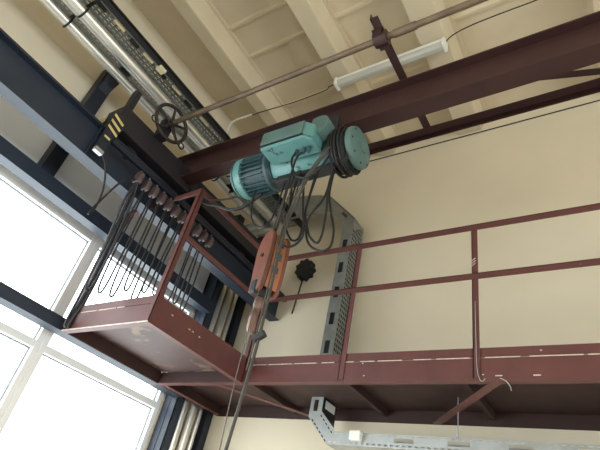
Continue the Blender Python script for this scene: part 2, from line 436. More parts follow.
# ------------------------------------------------------------------ bridge crane
K = thing('bridge_crane', 'dark maroon overhead crane bridge spanning the room on the runway beam', 'crane', (-3.36, 1.9, 2.71))
GY, GZ0, GZ1 = 2.098, 2.80, 3.115
girder = build('girder', MB().ibeam((-3.42, GY, (GZ0 + GZ1) / 2), (4.6, GY, (GZ0 + GZ1) / 2), GZ1 - GZ0, 0.136, 0.013, 0.009), 'crane', K)
ec = MB().box(-3.47, -3.24, 1.70, 3.5, 2.73, 2.95)
carriage = build('end_carriage', ec, 'crane_dark', K, bevel=0.008)
build('end_box', MB().prism([(-3.24, 1.26, 2.73), (-3.24, 1.26, 2.965), (-3.24, 1.62, 2.965), (-3.24, 1.72, 2.95), (-3.24, 1.72, 2.73)], (-0.24, 0, 0)), 'crane_dark', carriage, bevel=0.008)
for yy in (1.55, 3.2):
    build('wheel', MB().lathe((-3.385, yy, 2.80), X, [(0, 0.09), (0.05, 0.09)], 24), 'wheel', carriage, smooth=True)
# hazard striped plates on the end
def hazard(x0, x1, y, z0, z1, parent):
    hp = build('hazard_plate', MB().box(x0, x1, y, y + 0.006, z0, z1), 'black', parent)
    st = MB(); n = 4; w = (z1 - z0) / n
    for k in range(-1, n):
        za = z0 + k * w
        pts = [(x0, za), (x1, za + (x1 - x0)), (x1, za + (x1 - x0) + w * 0.5), (x0, za + w * 0.5)]
        # clip to the plate
        poly = []
        for (px, pz) in pts: poly.append((px, y - 0.0015, min(max(pz, z0), z1)))
        if poly[0][2] == poly[3][2] and poly[1][2] == poly[2][2]: continue
        st.prism(poly, (0, 0.0014, 0))
    build('stripe', st, 'yellow', hp)
hp = build('hazard_plate', MB().prism([(-3.205, 1.20, 2.62), (-3.205, 1.30, 2.58), (-3.205, 1.335, 2.70), (-3.205, 1.30, 2.80), (-3.205, 1.215, 2.80)], (0.006, 0, 0)), 'black', carriage)
for z in (2.615, 2.68, 2.745):
    build('stripe', MB().prism([(-3.199, 1.205, z + 0.03), (-3.199, 1.205, z + 0.005), (-3.199, 1.31, z - 0.03), (-3.199, 1.315, z - 0.005)], (0.0014, 0, 0)), 'yellow', hp)
hazard(-3.53, -3.42, 1.245, 2.74, 2.88, carriage)
build('guard_plate', MB().box(-3.235, -3.205, 1.21, 1.30, 2.40, 2.63), 'navy', carriage)
build('guard_foot', MB().box(-3.24, -3.20, 1.215, 1.29, 2.365, 2.40), 'zinc', carriage)
build('stripe', MB().box(-3.2048, -3.2035, 1.225, 1.28, 2.52, 2.54), 'yellow', carriage)
build('bumper_post', MB().prism([(-3.34, 1.29, 2.95), (-3.26, 1.29, 2.95), (-3.26, 1.29, 3.19)] + [(-3.30 + 0.04 * math.cos(a), 1.29, 3.19 + 0.04 * math.sin(a)) for a in (0.4, 0.8, 1.2, 1.57, 1.94, 2.34, 2.74)] + [(-3.34, 1.29, 3.19)], (0, 0.05, 0)), 'crane_dark', carriage)
# horizontal bracing behind the girder
brace = build('brace_beam', MB().angle((-3.2, 2.62, 3.13), (4.6, 2.62, 3.13), -Y, -Z, 0.075, 0.06, 0.007), 'crane', K)
for xx in (-1.045, 1.0, 3.0):
    build('cross_bar', MB().angle((xx - 0.03, 1.50, 3.125), (xx - 0.03, 2.62, 3.125), X, Z, 0.06, 0.06, 0.007), 'crane', K)
build('lacing_bar', MB().bar((-1.0, 2.16, 3.122), (0.62, 2.61, 3.122), 0.05, 0.008), 'crane', K)
build('lacing_bar', MB().bar((0.98, 2.60, 3.122), (2.4, 2.16, 3.122), 0.05, 0.008), 'crane', K)

# long travel shaft with its chain wheel
SY, SZ = 1.655, 3.10
build('drive_shaft', MB().lathe((-3.19, SY, SZ), X, [(0, 0.024), (7.7, 0.024)], 16), 'pipe_steel', K, smooth=True)
build('shaft_coupling', MB().lathe((-0.96, SY, SZ), X, [(0, 0.03), (0.16, 0.03)], 16), 'pipe_steel', K, smooth=True)
for xx in (-1.045, 1.0, 3.0):
    bb = MB().box(xx - 0.05, xx + 0.035, SY - 0.075, SY + 0.075, 3.108, 3.124)
    bb.lathe((xx - 0.055, SY, SZ), X, [(0, 0.055), (0.095, 0.055)], 20)
    bb.box(xx - 0.04, xx + 0.02, SY - 0.07, SY - 0.045, 3.07, 3.11).box(xx - 0.04, xx + 0.02, SY + 0.045, SY + 0.07, 3.07, 3.11)
    build('shaft_bearing', bb, 'crane', K, smooth=True)
WX, WR = -3.135, 0.178
wm = MB().tube([(WX, SY + WR * math.cos(a), SZ + WR * math.sin(a)) for a in [2 * math.pi * k / 40 for k in range(40)]], 0.017, 10, closed=True)
wm.lathe((WX - 0.04, SY, SZ), X, [(0, 0.038), (0.08, 0.038)], 18)
cw = build('chain_wheel', wm, 'wheel', K, smooth=True)
for k in range(5):
    a = 2 * math.pi * k / 5 + 0.5
    build('spoke', MB().tube([(WX, SY + q * math.cos(a), SZ + q * math.sin(a)) for q in (0.02, 0.09, WR)], [0.02, 0.012, 0.013], 8), 'wheel', cw, smooth=True)
for sgn in (-1, 1):
    y0 = SY + sgn * 0.175
    cg = MB().tube(spline([(WX, SY, SZ - 0.03), (WX + 0.03, SY + sgn * 0.08, SZ - 0.13), (WX + 0.02, y0, SZ - 0.16)], 6) +
                   [(WX + 0.02, y0 + sgn * 0.03 * math.sin(a), SZ - 0.13 - 0.03 * math.cos(a)) for a in (0.6, 1.3, 2.0, 2.8, 3.6, 4.4, 5.2)], 0.007, 8)
    build('chain_guide', cg, 'wheel', cw, smooth=True)
build('shaft_bracket', MB().box(-3.24, -3.17, SY - 0.05, SY + 0.05, 2.93, 3.14), 'crane_dark', K)

# ------------------------------------------------------------------ electric hoist
HY, HZ = 2.0, 2.45
H = thing('electric_hoist', 'teal electric wire rope hoist hanging from the maroon crane girder', 'hoist', (-1.85, HY, 2.30))
AX = (0, HY, HZ)
def lx(x): return (x, HY, HZ)
motor = build('motor', MB().lathe(lx(-2.26), X, [(0, 0.138), (0.24, 0.138)], 32), 'teal_dark', H, smooth=True)
for k in range(26):
    a = 2 * math.pi * k / 26
    d = V((0, math.cos(a), math.sin(a)))
    build('cooling_fin', MB().obox(V(lx(-2.14)) + d * 0.148, X, d, X.cross(d), 0.105, 0.018, 0.004), 'teal_dark', motor)
fcov = build('fan_cover', MB().lathe(lx(-2.37), X, [(0, 0.09), (0.012, 0.125), (0.035, 0.152), (0.07, 0.166), (0.13, 0.170), (0.135, 0.162)], 40), 'teal', H, smooth=True)
build('cover_seam', MB().lathe(lx(-2.315), X, [(0, 0.162), (0.002, 0.1705), (0.008, 0.1705), (0.01, 0.164)], 40), 'teal_dark', fcov, smooth=True)
build('end_shield', MB().lathe(lx(-2.035), X, [(0, 0.135), (0.01, 0.158), (0.035, 0.158), (0.06, 0.13)], 36), 'teal_dark', H, smooth=True)
drum = build('drum_housing', MB().lathe(lx(-1.975), X, [(0, 0.12), (0.02, 0.135), (0.44, 0.135), (0.45, 0.128)], 40).box(-1.94, -1.54, HY - 0.14, HY + 0.14, HZ + 0.02, HZ + 0.15), 'teal', H, smooth=True)
build('base_rail', MB().box(-1.98, -1.40, HY - 0.045, HY + 0.045, HZ - 0.150, HZ - 0.128), 'black', H, bevel=0.004)
build('rope_guide', MB().box(-1.93, -1.72, HY - 0.05, HY + 0.05, HZ - 0.18, HZ - 0.12), 'black', H, bevel=0.006)
build('limit_bracket', MB().prism([(-1.42, HY - 0.09, HZ - 0.10), (-1.33, HY - 0.09, HZ - 0.10), (-1.335, HY - 0.09, HZ - 0.17), (-1.37, HY - 0.09, HZ - 0.20), (-1.39, HY - 0.09, HZ - 0.16), (-1.42, HY - 0.09, HZ - 0.15)], (0, 0.03, 0)), 'black', H)
build('end_drum', MB().lathe(lx(-1.535), X, [(0, 0.13), (0.20, 0.13)], 36), 'teal_dark', H, smooth=True)
disc = build('end_flange', MB().lathe(lx(-1.335), X, [(0, 0.152), (0.02, 0.155), (0.04, 0.150), (0.055, 0.12), (0.062, 0.05), (0.075, 0.045), (0.08, 0.02)], 44), 'teal_lid', H, smooth=True)
for k in range(8):
    a = 2 * math.pi * k / 8 + 0.2
    build('flange_bolt', MB().lathe(V(lx(-1.30)) + V((0, 0.128 * math.cos(a), 0.128 * math.sin(a))), X, [(0, 0.009), (0.018, 0.009)], 8), 'black', disc)
# control box in front of the drum
bx0, bx1, by0, by1, bz0, bz1 = -1.915, -1.51, 1.69, 1.862, 2.345, 2.50
bx = build('control_box', MB().prism([(bx0, by0, bz0), (bx1 - 0.05, by0, bz0), (bx1, by0 + 0.05, bz0), (bx1, by1, bz0), (bx0, by1, bz0)], (0, 0, 0.026))
           .prism([(bx0, by0, bz0 + 0.031), (bx1 - 0.05, by0, bz0 + 0.031), (bx1, by0 + 0.05, bz0 + 0.031), (bx1, by1, bz0 + 0.031), (bx0, by1, bz0 + 0.031)], (0, 0, bz1 - bz0 - 0.031)), 'teal', H, bevel=0.01)
build('lid', MB().box(bx0, bx1 - 0.055, by0 - 0.012, by0 - 0.001, bz0 + 0.034, bz1), 'teal_lid', bx, bevel=0.004)
build('lid_seam', MB().box(bx0 - 0.002, bx1 - 0.05, by0 - 0.006, by0 + 0.04, bz0 + 0.025, bz0 + 0.032), 'black', bx)
build('terminal_cover', MB().prism([(bx1 - 0.06, 1.76, 2.501), (bx1 + 0.002, 1.76, 2.44)] + [(bx1 - 0.005 + 0.085 * math.sin(a), 1.76, 2.53 - 0.085 * math.cos(a)) for a in (0.4, 0.9, 1.4, 1.9, 2.4, 2.9)] + [(bx1 - 0.06, 1.76, 2.60)], (0, 0.1, 0)), 'teal_lid', bx, bevel=0.006)
for xx in (-1.66, -1.60, -1.56): build('cable_gland', MB().lathe((xx, 1.79, bz0 - 0.05), Z, [(0, 0.012), (0.02, 0.016), (0.049, 0.016)], 10), 'teal_dark', bx, smooth=True)
# trolley that rolls on the girder's lower flange
tr = MB()
for xx in (-1.90, -1.62):
    tr.box(xx - 0.09, xx + 0.09, GY - 0.095, GY - 0.083, 2.60, 2.92).box(xx - 0.09, xx + 0.09, GY + 0.083, GY + 0.095, 2.60, 2.92)
tr.box(-2.0, -1.52, GY - 0.09, GY + 0.09, 2.595, 2.615)
trol = build('trolley', tr, 'crane_dark', H)
for xx in (-1.90, -1.62):
    for s in (-1, 1):
        build('trolley_wheel', MB().lathe((xx, GY + s * 0.03, 2.855), Y * s, [(0, 0.042), (0.045, 0.042)], 20), 'wheel', trol, smooth=True)

# coil of spare cable around the hoist's right end
def coil(name, label, x, n, seedv):
    random.seed(seedv); pts = []
    for k in range(n * 28):
        a = 2 * math.pi * k / 28
        r = 0.152 + 0.012 * math.sin(a * 0.37 + seedv) + 0.006 * random.random()
        pts.append((x + 0.014 * math.sin(a * 0.21 + seedv) + 0.010 * k / 28, HY - 0.005 + r * math.cos(a), HZ - 0.01 + 1.06 * r * math.sin(a)))
    return tag(build(name, MB().tube(pts, 0.0095, 8), 'rubber', smooth=True), label, 'cable')
coil('coiled_cable', 'black cable wound in a coil around the right end of the teal hoist', -1.455, 10, 3)
random.seed(11)

# cables hanging below the hoist
def cable(name, label, pts, r=0.0075, m='rubber', cat='cable', group=None):
    return tag(build(name, MB().tube(spline(pts), r, 8), m, smooth=True), label, cat, group)
LG = 'black cables looping below the hoist'
cable('hanging_cable', 'black cable making the longest, rightmost loop below the teal hoist', [(-1.45, 1.98, 2.33), (-1.455, 1.98, 2.068), (-1.412, 1.98, 1.887), (-1.366, 1.98, 1.735), (-1.366, 1.98, 1.615), (-1.423, 1.98, 1.59), (-1.507, 1.98, 1.637), (-1.559, 1.98, 1.721), (-1.578, 1.98, 1.839), (-1.545, 1.98, 1.937), (-1.485, 1.98, 2.041), (-1.47, 1.99, 2.32)], group=LG)
cable('hanging_cable', 'black cable in the narrow loop just inside the rightmost loop under the hoist', [(-1.43, 1.95, 2.31), (-1.452, 1.95, 2.111), (-1.428, 1.95, 1.884), (-1.422, 1.95, 1.702), (-1.446, 1.95, 1.632), (-1.508, 1.95, 1.689), (-1.534, 1.95, 1.741), (-1.583, 1.95, 1.876), (-1.591, 1.95, 2.001), (-1.57, 1.96, 2.29)], group=LG)
cable('hanging_cable', 'black cable in the squarish leftmost large loop below the hoist', [(-1.75, 1.93, 2.28), (-1.745, 1.93, 2.162), (-1.712, 1.93, 1.892), (-1.727, 1.93, 1.735), (-1.726, 1.93, 1.679), (-1.632, 1.93, 1.625), (-1.563, 1.93, 1.66), (-1.553, 1.93, 1.74), (-1.593, 1.93, 1.892), (-1.641, 1.93, 2.132), (-1.65, 1.94, 2.29)], group=LG)
cable('hanging_cable', 'black cable in the narrow left loop, crossing inside the squarish loop', [(-1.777, 2.0, 2.285), (-1.781, 2.0, 1.993), (-1.777, 2.0, 1.883), (-1.694, 2.0, 1.742), (-1.631, 2.0, 1.749), (-1.63, 2.0, 1.926), (-1.632, 2.0, 2.052), (-1.62, 2.0, 2.285)], group=LG)
cable('hanging_cable', 'black cable drooping in a shallow loop across the front of the hoist drum', [(-1.66, 1.78, 2.31), (-1.656, 1.76, 2.24), (-1.637, 1.76, 2.156), (-1.573, 1.76, 2.052), (-1.482, 1.76, 2.015), (-1.399, 1.76, 2.078), (-1.40, 1.82, 2.24)], group=LG)
cable('hanging_cable', 'black cable dropping straight from the control box to the hook block', [(-1.60, 1.79, 2.31), (-1.618, 1.76, 2.232), (-1.626, 1.76, 2.05), (-1.65, 1.79, 1.84), (-1.80, 1.95, 1.80)], group=LG)
cable('hanging_cable', 'thin black cable in a small loop left of the hook block', [(-2.14, 1.99, 2.31), (-2.134, 1.98, 2.194), (-2.095, 1.98, 2.022), (-2.029, 1.98, 1.92), (-1.964, 1.98, 1.888), (-1.91, 1.98, 1.908), (-1.88, 1.98, 2.008), (-1.875, 1.99, 2.28)], r=0.006, group=LG)
cable('supply_cable', 'black cable running level from the hoist motor to the crane end', [(-3.24, 2.12, 2.80), (-2.9, 2.09, 2.52), (-2.605, 2.05, 2.36), (-2.48, 2.05, 2.342), (-2.374, 2.05, 2.341), (-2.25, 2.04, 2.31)])
cable('supply_cable', 'thick black cable sagging under the hoist motor towards the crane end', [(-3.24, 2.2, 2.78), (-2.85, 2.12, 2.45), (-2.593, 2.05, 2.30), (-2.487, 2.05, 2.24), (-2.401, 2.05, 2.205), (-2.316, 2.05, 2.20), (-2.255, 2.05, 2.22), (-2.12, 2.04, 2.285)], r=0.014)

# hook block hanging on the wire rope
BXc, BY = -1.80, 2.0
for s, lab in ((-1, 'left fall of steel wire rope from the hoist to the orange hook block'), (1, 'right fall of steel wire rope from the hoist to the orange hook block')):
    tag(build('wire_rope', MB().tube([(-1.80 + 0.05 * s, BY, 2.28), (-1.815 + 0.052 * s, BY, 1.66)], 0.007, 8), 'rope', smooth=True), lab, 'rope')
B = thing('hook_block', 'worn orange crane hook block hanging below the teal hoist', 'hook', (-1.815, BY, 1.1))
pr = [(-1.865, 1.34), (-1.872, 1.44), (-1.885, 1.54), (-1.897, 1.66), (-1.885, 1.73), (-1.862, 1.775), (-1.83, 1.80), (-1.775, 1.795), (-1.752, 1.76), (-1.738, 1.62), (-1.735, 1.44), (-1.745, 1.37), (-1.765, 1.34)]
build('cheek_plate', MB().prism([(a, BY - 0.07, z) for a, z in pr], (0, 0.03, 0)), 'orange_red', B, bevel=0.008)
build('cheek_plate', MB().prism([(a, BY + 0.05, z) for a, z in pr], (0, 0.03, 0)), 'orange_red', B, bevel=0.008)
gp = [(-1.745, 1.37), (-1.735, 1.44), (-1.738, 1.62), (-1.752, 1.755), (-1.762, 1.755), (-1.748, 1.62), (-1.745, 1.44), (-1.755, 1.38)]
build('side_guard', MB().prism([(a, BY - 0.039, z) for a, z in gp], (0, 0.088, 0)), 'orange', B)
gp2 = [(-1.865, 1.36), (-1.872, 1.44), (-1.885, 1.54), (-1.897, 1.66), (-1.888, 1.66), (-1.876, 1.54), (-1.863, 1.44), (-1.856, 1.36)]
build('side_guard', MB().prism([(a, BY - 0.039, z) for a, z in gp2], (0, 0.088, 0)), 'orange', B)
for z in (1.70, 1.60, 1.50): build('guard_slot', MB().box(-1.742, -1.7335, BY - 0.02, BY + 0.025, z - 0.022, z + 0.022), 'teal_dark', B)
build('sheave', MB().lathe((-1.815, BY - 0.036, 1.64), Y, [(0, 0.06), (0.012, 0.068), (0.03, 0.05), (0.042, 0.05), (0.06, 0.068), (0.072, 0.06)], 32), 'black', B, smooth=True)
build('axle', MB().lathe((-1.815, BY - 0.078, 1.60), Y, [(0, 0.014), (0.165, 0.014)], 14), 'wheel', B, smooth=True)
build('crosshead', MB().box(-1.85, -1.785, BY - 0.076, BY + 0.04, 1.325, 1.42), 'black', B, bevel=0.012)
build('hook_shank', MB().lathe((-1.822, BY, 1.245), Z, [(0, 0.02), (0.03, 0.03), (0.05, 0.03), (0.085, 0.022)], 16), 'hook', B, smooth=True)
hd = V((-0.82, 0.57, 0))
def hpt(a, z): return V((-1.825, BY, z)) + hd * a
hk = spline([hpt(0, 1.26), hpt(0.0, 1.235), hpt(-0.045, 1.205), hpt(-0.065, 1.165), hpt(-0.04, 1.125), hpt(0.0, 1.115), hpt(0.045, 1.13), hpt(0.062, 1.165), hpt(0.06, 1.19)], 6)
nn = len(hk)
build('hook', MB().tube(hk, [0.019 + 0.008 * math.sin(math.pi * i / nn) - 0.012 * max(0, (i / nn - 0.6) / 0.4) for i in range(nn)], 12), 'hook', B, smooth=True)
build('latch', MB().bar(hpt(0.058, 1.185), hpt(0.0, 1.225), 0.016, 0.005), 'wheel', B)

B.rotation_euler = (0, 0, -0.3)

# control pendant cable that runs down out of view
pend = [(-1.43, 1.835, 2.34), (-1.44, 1.82, 2.27), (-1.54, 1.84, 2.12), (-1.60, 1.87, 2.03), (-1.653, 1.9, 1.925), (-1.677, 1.9, 1.742), (-1.671, 1.9, 1.442), (-1.664, 1.9, 1.238), (-1.66, 1.9, 1.081), (-1.658, 1.9, 0.963), (-1.661, 1.9, 0.824), (-1.67, 1.9, 0.618), (-1.679, 1.9, 0.43), (-1.685, 1.9, 0.15), (-1.69, 1.9, -0.3)]
P = thing('pendant_cable', 'grey brown control pendant cable hanging from the hoist past the hook', 'cable', (-1.69, 1.9, -0.3))
build('cable', MB().tube(spline(pend), 0.009, 10), 'cable_grey', P, smooth=True)
build('strain_wire', MB().tube(spline([(p[0] - 0.018, p[1] - 0.006, p[2]) for p in pend[:11]]), 0.0045, 8), 'rope', P, smooth=True)
build('cable_clamp', MB().prism([(-1.712, 1.885, 1.04), (-1.675, 1.885, 1.025), (-1.64, 1.885, 1.052), (-1.612, 1.885, 1.015), (-1.64, 1.885, 1.0), (-1.682, 1.885, 0.978)], (0, 0.03, 0)), 'black', P, bevel=0.005)
build('grip', MB().lathe((-1.69, 1.9, -0.62), Z, [(0, 0.03), (0.03, 0.035), (0.28, 0.035), (0.33, 0.012)], 16), 'black', P, smooth=True)
tag(build('steel_wire', MB().tube(spline([(-1.735, 1.93, 2.29), (-1.75, 1.9, 1.6), (-1.75, 1.9, 1.2), (-1.746, 1.9, 0.939), (-1.739, 1.9, 0.718), (-1.725, 1.9, 0.52), (-1.715, 1.9, 0.38), (-1.70, 1.9, 0.1), (-1.69, 1.9, -0.3)]), 0.003, 6), 'rope', smooth=True), 'thin grey wire hanging just left of the pendant cable', 'wire')

# ------------------------------------------------------------------ festoon along the runway beam
FX = -3.20
FY = [1.65, 1.745, 1.838, 1.93, 2.022, 2.117, 2.21, 2.305, 2.42, 2.51, 2.60]
FZ = 2.46
t = thing('festoon_track', 'dark steel track under the crane carrying the row of cable trolleys', 'track', (FX, 2.3, FZ + 0.07))
build('track_rail', MB().box(FX - 0.02, FX + 0.02, 1.3, 3.95, FZ + 0.075, FZ + 0.10).box(FX - 0.02, FX - 0.015, 1.3, 3.95, FZ + 0.055, FZ + 0.075).box(FX + 0.015, FX + 0.02, 1.3, 3.95, FZ + 0.055, FZ + 0.075), 'navy', t)
for yy in (1.5, 2.7, 3.8):
    build('track_bracket', MB().box(-3.30, FX + 0.02, yy - 0.02, yy + 0.02, FZ + 0.10, FZ + 0.11), 'navy', t)
ORD = ['nearest the striped crane end, at the start of the row', 'second from the striped crane end', 'third from the striped crane end', 'fourth from the striped crane end', 'fifth from the striped crane end',
       'sixth from the striped crane end, in the middle of the row', 'seventh from the striped crane end', 'just left of the landing post', 'third from the far wall end of the row', 'second from the far wall end of the row', 'nearest the far wall, ending the row']
def trolley_mesh(y, sc_):
    a = MB()
    w, h = 0.038 * sc_, 0.06 * sc_
    prof = [(w * math.cos(q), h * math.sin(q)) for q in [math.pi * k / 10 for k in range(11)]]
    pts = [(FX + p, y - 0.018, FZ - 0.01 + q * 0.75) for p, q in prof] + [(FX - w, y - 0.018, FZ - 0.06), (FX - 0.8 * w, y - 0.018, FZ - 0.08), (FX + 0.8 * w, y - 0.018, FZ - 0.08), (FX + w, y - 0.018, FZ - 0.06)]
    return a.prism(pts, (0, 0.04, 0))
for i, y in enumerate(FY):
    T = thing('festoon_trolley', 'mauve grey cable trolley ' + ORD[i], 'trolley', (FX, y, FZ - 0.07), 'cable trolleys under the runway beam')
    build('body', trolley_mesh(y, 1.2 if i == 0 else 1.0), 'trolley', T, bevel=0.004)
    build('wheel', MB().lathe((FX - 0.012, y, FZ + 0.062), X, [(0, 0.011), (0.024, 0.011)], 12), 'wheel', T, smooth=True)
    build('hanger', MB().box(FX - 0.004, FX + 0.004, y - 0.008, y + 0.008, FZ + 0.03, FZ + 0.058), 'zinc', T)
def festoon(name, label, dx, depth, r, amp):
    pts = []
    for i in range(len(FY) - 1):
        a, b = FY[i], FY[i + 1]
        d = depth * (1.12 - 0.045 * i) + random.uniform(-amp, amp)
        sk = random.uniform(-0.02, 0.02)
        zt = FZ - 0.085
        pts += [(FX + dx, a, zt), (FX + dx, a + 0.012 + sk * 0.2, zt - 0.2 * d), (FX + dx + random.uniform(-.012, .012), a + 0.014 + sk * 0.6, zt - 0.6 * d), (FX + dx, a + 0.022 + sk, zt - 0.93 * d),
                (FX + dx, (a + b) / 2 + sk, zt - d), (FX + dx, b - 0.022 + sk, zt - 0.93 * d), (FX + dx + random.uniform(-.012, .012), b - 0.014 + sk * 0.6, zt - 0.6 * d), (FX + dx, b - 0.012 + sk * 0.2, zt - 0.2 * d)]
    pts.append((FX + dx, FY[-1], FZ - 0.085))
    return cable(name, label, pts, r, 'cable')
festoon('festoon_cable', 'black festoon cable drooping in long loops from trolley to trolley', 0.0, 0.90, 0.0075, 0.06)
cable('feed_cable', 'black cable in the single wide loop between guard plate and first trolley', [(-3.24, 1.30, 2.40), (-3.2, 1.36, 2.30), (-3.2, 1.435, 2.119), (-3.2, 1.451, 1.949), (-3.2, 1.431, 1.875), (-3.2, 1.443, 1.963), (-3.2, 1.528, 2.273), (-3.2, 1.625, 2.40)], 0.008, 'cable')
FB = ['thick dark cable down the middle of the bundle at the landing corner', 'dark cable on the right edge of the bundle slanting to the landing corner', 'dark cable on the left edge of the bundle slanting to the landing corner',
      'thin dark cable crossing the front of the bundle near the bent post']
for k, (dx, dy, r) in enumerate(((0.0, 0.0, 0.017), (0.035, 0.012, 0.011), (-0.03, -0.02, 0.010), (0.01, -0.04, 0.007))):
    cable('feeder_cable', FB[k], [(FX + dx * 0.5, 1.655 + dy * 0.2, 2.385), (FX - 0.05 + dx, 1.69 + dy, 2.2), (-3.38 + dx, 1.79 + dy, 1.85), (-3.57 + dx, 1.90 + dy, 1.5), (-3.69 + dx * 0.6, 1.945 + dy * 0.5, 1.28), (-3.70 + dx * 0.5, 1.96 + dy * 0.3, 1.245)], r, 'cable', group='cable bundle at the landing corner')

# ------------------------------------------------------------------ pipes and trays along the ceiling corner
def pipe(label, path, r):
    t = thing('insulated_pipe', label, 'pipe', path[-1], 'silver lagged pipes')
    p = spline(path, 8)
    build('lagging', MB().tube(p, r, 20), 'silver', t, smooth=True)
    return t
def run(x, z, y, r):
    return [(x, -6, z), (x, 0, z), (x, y - 0.3, z), (x, y - 0.12, z), (x - 0.03, y - 0.03, z), (x - 0.12, y, z), ((x - 3.915) / 2, y, z), (-3.80, y, z), (-3.89, y, z - 0.03), (-3.915, y, z - 0.12), (-3.915, y, z - 0.3), (-3.915, y, 1.0), (-3.915, y, ZF)]
p1 = pipe('narrower silver foil pipe on the window side of the overhead tray', run(-3.62, 3.50, 3.625, 0.05), 0.047)
p2 = pipe('wider silver foil pipe under the middle of the overhead tray', run(-3.395, 3.50, 3.755, 0.06), 0.052)
p3 = pipe('thin silver foil pipe running between the two larger overhead pipes', run(-3.51, 3.56, 3.87, 0.035), 0.03)
for tt, px, pz, pr_ in ((p1, -3.62, 3.5, 0.051), (p2, -3.395, 3.5, 0.056)):
    for yy in (0.60, 2.7):
        build('pipe_strap', MB().tube([(px + pr_ * math.cos(a), yy, pz + pr_ * math.sin(a)) for a in [2 * math.pi * k / 20 for k in range(20)]], 0.01, 6, closed=True), 'black', tt, smooth=True)
t = thing('pipe_hanger', 'black bracket bar tying the silver pipes to the overhead tray', 'bracket', (-3.5, 0.60, 3.43))
build('hanger_bar', MB().box(-3.70, -3.24, 0.585, 0.615, 3.600, 3.618), 'black', t)

T = thing('cable_tray', 'long perforated grey cable tray high up along the window side, above the silver pipes', 'tray', (-3.5, 1, 3.62))
ty0, ty1 = -3.0, 3.93
bt = MB().perf((-3.72, ty0, 3.63), Y, X, ty1 - ty0, (0.05, 0.03, 0.01), [(0.02, 0), (0.009, 1), (0.05, 0), (0.009, 1), (0.05, 0), (0.009, 1), (0.03, 0), (0.009, 1), (0.05, 0), (0.009, 1), (0.035, 0), (0.009, 1), (0.03, 0), (0.009, 1), (0.03, 0), (0.009, 1), (0.02, 0), (0.009, 1), (0.025, 0), (0.009, 1), (0.021, 0)])
build('tray_base', bt, 'zinc_dark', T, solid=0.002)
build('tray_side', MB().perf((-3.72, ty0, 3.63), Y, Z, ty1 - ty0, (0.1, 0.05, 0.02), [(0.02, 0), (0.015, 1), (0.025, 0)]), 'zinc_dark', T, solid=0.002)
build('tray_side', MB().perf((-3.255, ty0, 3.63), Y, Z, ty1 - ty0, (0.1, 0.05, 0.02), [(0.02, 0), (0.015, 1), (0.025, 0)]), 'zinc_dark', T, solid=0.002)
def clip(y, x, l, w, m, nm): build(nm, MB().box(x - w / 2, x + w / 2, y - l / 2, y + l / 2, 3.610, 3.628), m, T, bevel=0.003)
for y, x in ((0.86, -3.285), (1.22, -3.285), (1.62, -3.285), (2.05, -3.285)): clip(y, x, 0.12, 0.03, 'tag', 'paper_tag')
for y, x in ((0.66, -3.30), (1.05, -3.30), (1.42, -3.30), (1.80, -3.30), (1.30, -3.22)): clip(y, x, 0.10, 0.03, 'black', 'clamp')
for y, x in ((1.30, -3.50), (1.44, -3.50), (0.75, -3.50)): clip(y, x, 0.08, 0.04, 'black', 'clamp')
build('connector_box', MB().box(-3.27, -3.20, 1.32, 1.40, 3.57, 3.63), 'tag', T, bevel=0.006)
tag(build('tray_support', MB().angle((-3.165, -3.0, 3.60), (-3.165, 3.95, 3.60), Z, -X, 0.03, 0.075, 0.008), 'black'), 'black steel angle along the room side of the overhead tray', 'beam')  # black angle strip along the tray edge
for k in range(4):
    cable('power_cable', ['black power cable lying in the overhead tray, next to the window side lip', 'black power cable lying in the overhead tray, over the pipe gap', 'black power cable lying in the middle of the overhead tray', 'black power cable lying in the overhead tray, next to the room side lip'][k],
          [(-3.68 + k * 0.12, ty0, 3.645), (-3.67 + k * 0.12, 0, 3.645), (-3.69 + k * 0.12, 1.8, 3.645), (-3.68 + k * 0.12, 3.85, 3.645)], 0.012, 'rubber', group='cables in the overhead tray')

# tray that comes off the corner, turns down the far wall and turns along it again
T = thing('wall_cable_tray', 'galvanised slotted cable tray bending down the far wall, through the walkway and along below it', 'tray', (-2.35, 3.85, 0.95))
YT0, YT1 = 3.72, 3.955
def plate(pts, y=YT0, th=0.003): return MB().prism([(a, y, z) for a, z in pts], (0, th, 0))
build('side_flange', plate([(-3.40, 3.98), (-2.86, 3.87), (-2.72, 3.80), (-2.66, 3.74), (-2.66, 3.55), (-2.74, 3.56), (-3.35, 3.57)]), 'zinc_dark', T)
el = MB().prism([(a, YT0, z) for a, z in ((-2.66, 3.74), (-2.33, 3.37), (-2.315, 3.35), (-2.45, 3.35), (-2.66, 3.55))], (0, 0.003, 0))
elb = build('elbow', el, 'zinc_dark', T)
build('slot', MB().obox((-2.455, YT0 - 0.001, 3.455), (0.33, 0, -0.37), Y, (0.37, 0, 0.33), 0.055, 0.001, 0.018), 'black', elb)
build('side_flange', MB().perf((-2.45, YT0, 1.36), Z, X, 1.99, (0.30, 0.13, 0.10), [(0.035, 0), (0.055, 1), (0.045, 0)]), 'zinc_dark', T, solid=0.003)
rows = [(0.012, 0)] + [(0.020, 1), (0.014, 0)] * 6 + [(0.019, 0)]
build('tray_base', MB().perf((-2.315, YT0, 1.36), Z, Y, 2.02, (0.052, 0.034, 0.01), rows), 'zinc_dark', T, solid=0.002)
build('side_flange', MB().box(-2.45, -2.32, YT1, YT1 + 0.003, 1.36, 3.40), 'black', T)  # far flange coloured black for the shade inside the tray
build('tray_base', MB().add([(-2.315, YT0, 3.38), (-2.315, YT1, 3.38), (-2.70, YT1, 3.80), (-2.70, YT0, 3.80)], [(0, 1, 2, 3)]).add([(-2.70, YT0, 3.80), (-2.70, YT1, 3.80), (-3.35, YT1, 3.93), (-3.35, YT0, 3.93)], [(0, 1, 2, 3)]), 'zinc_dark', T, solid=0.002)
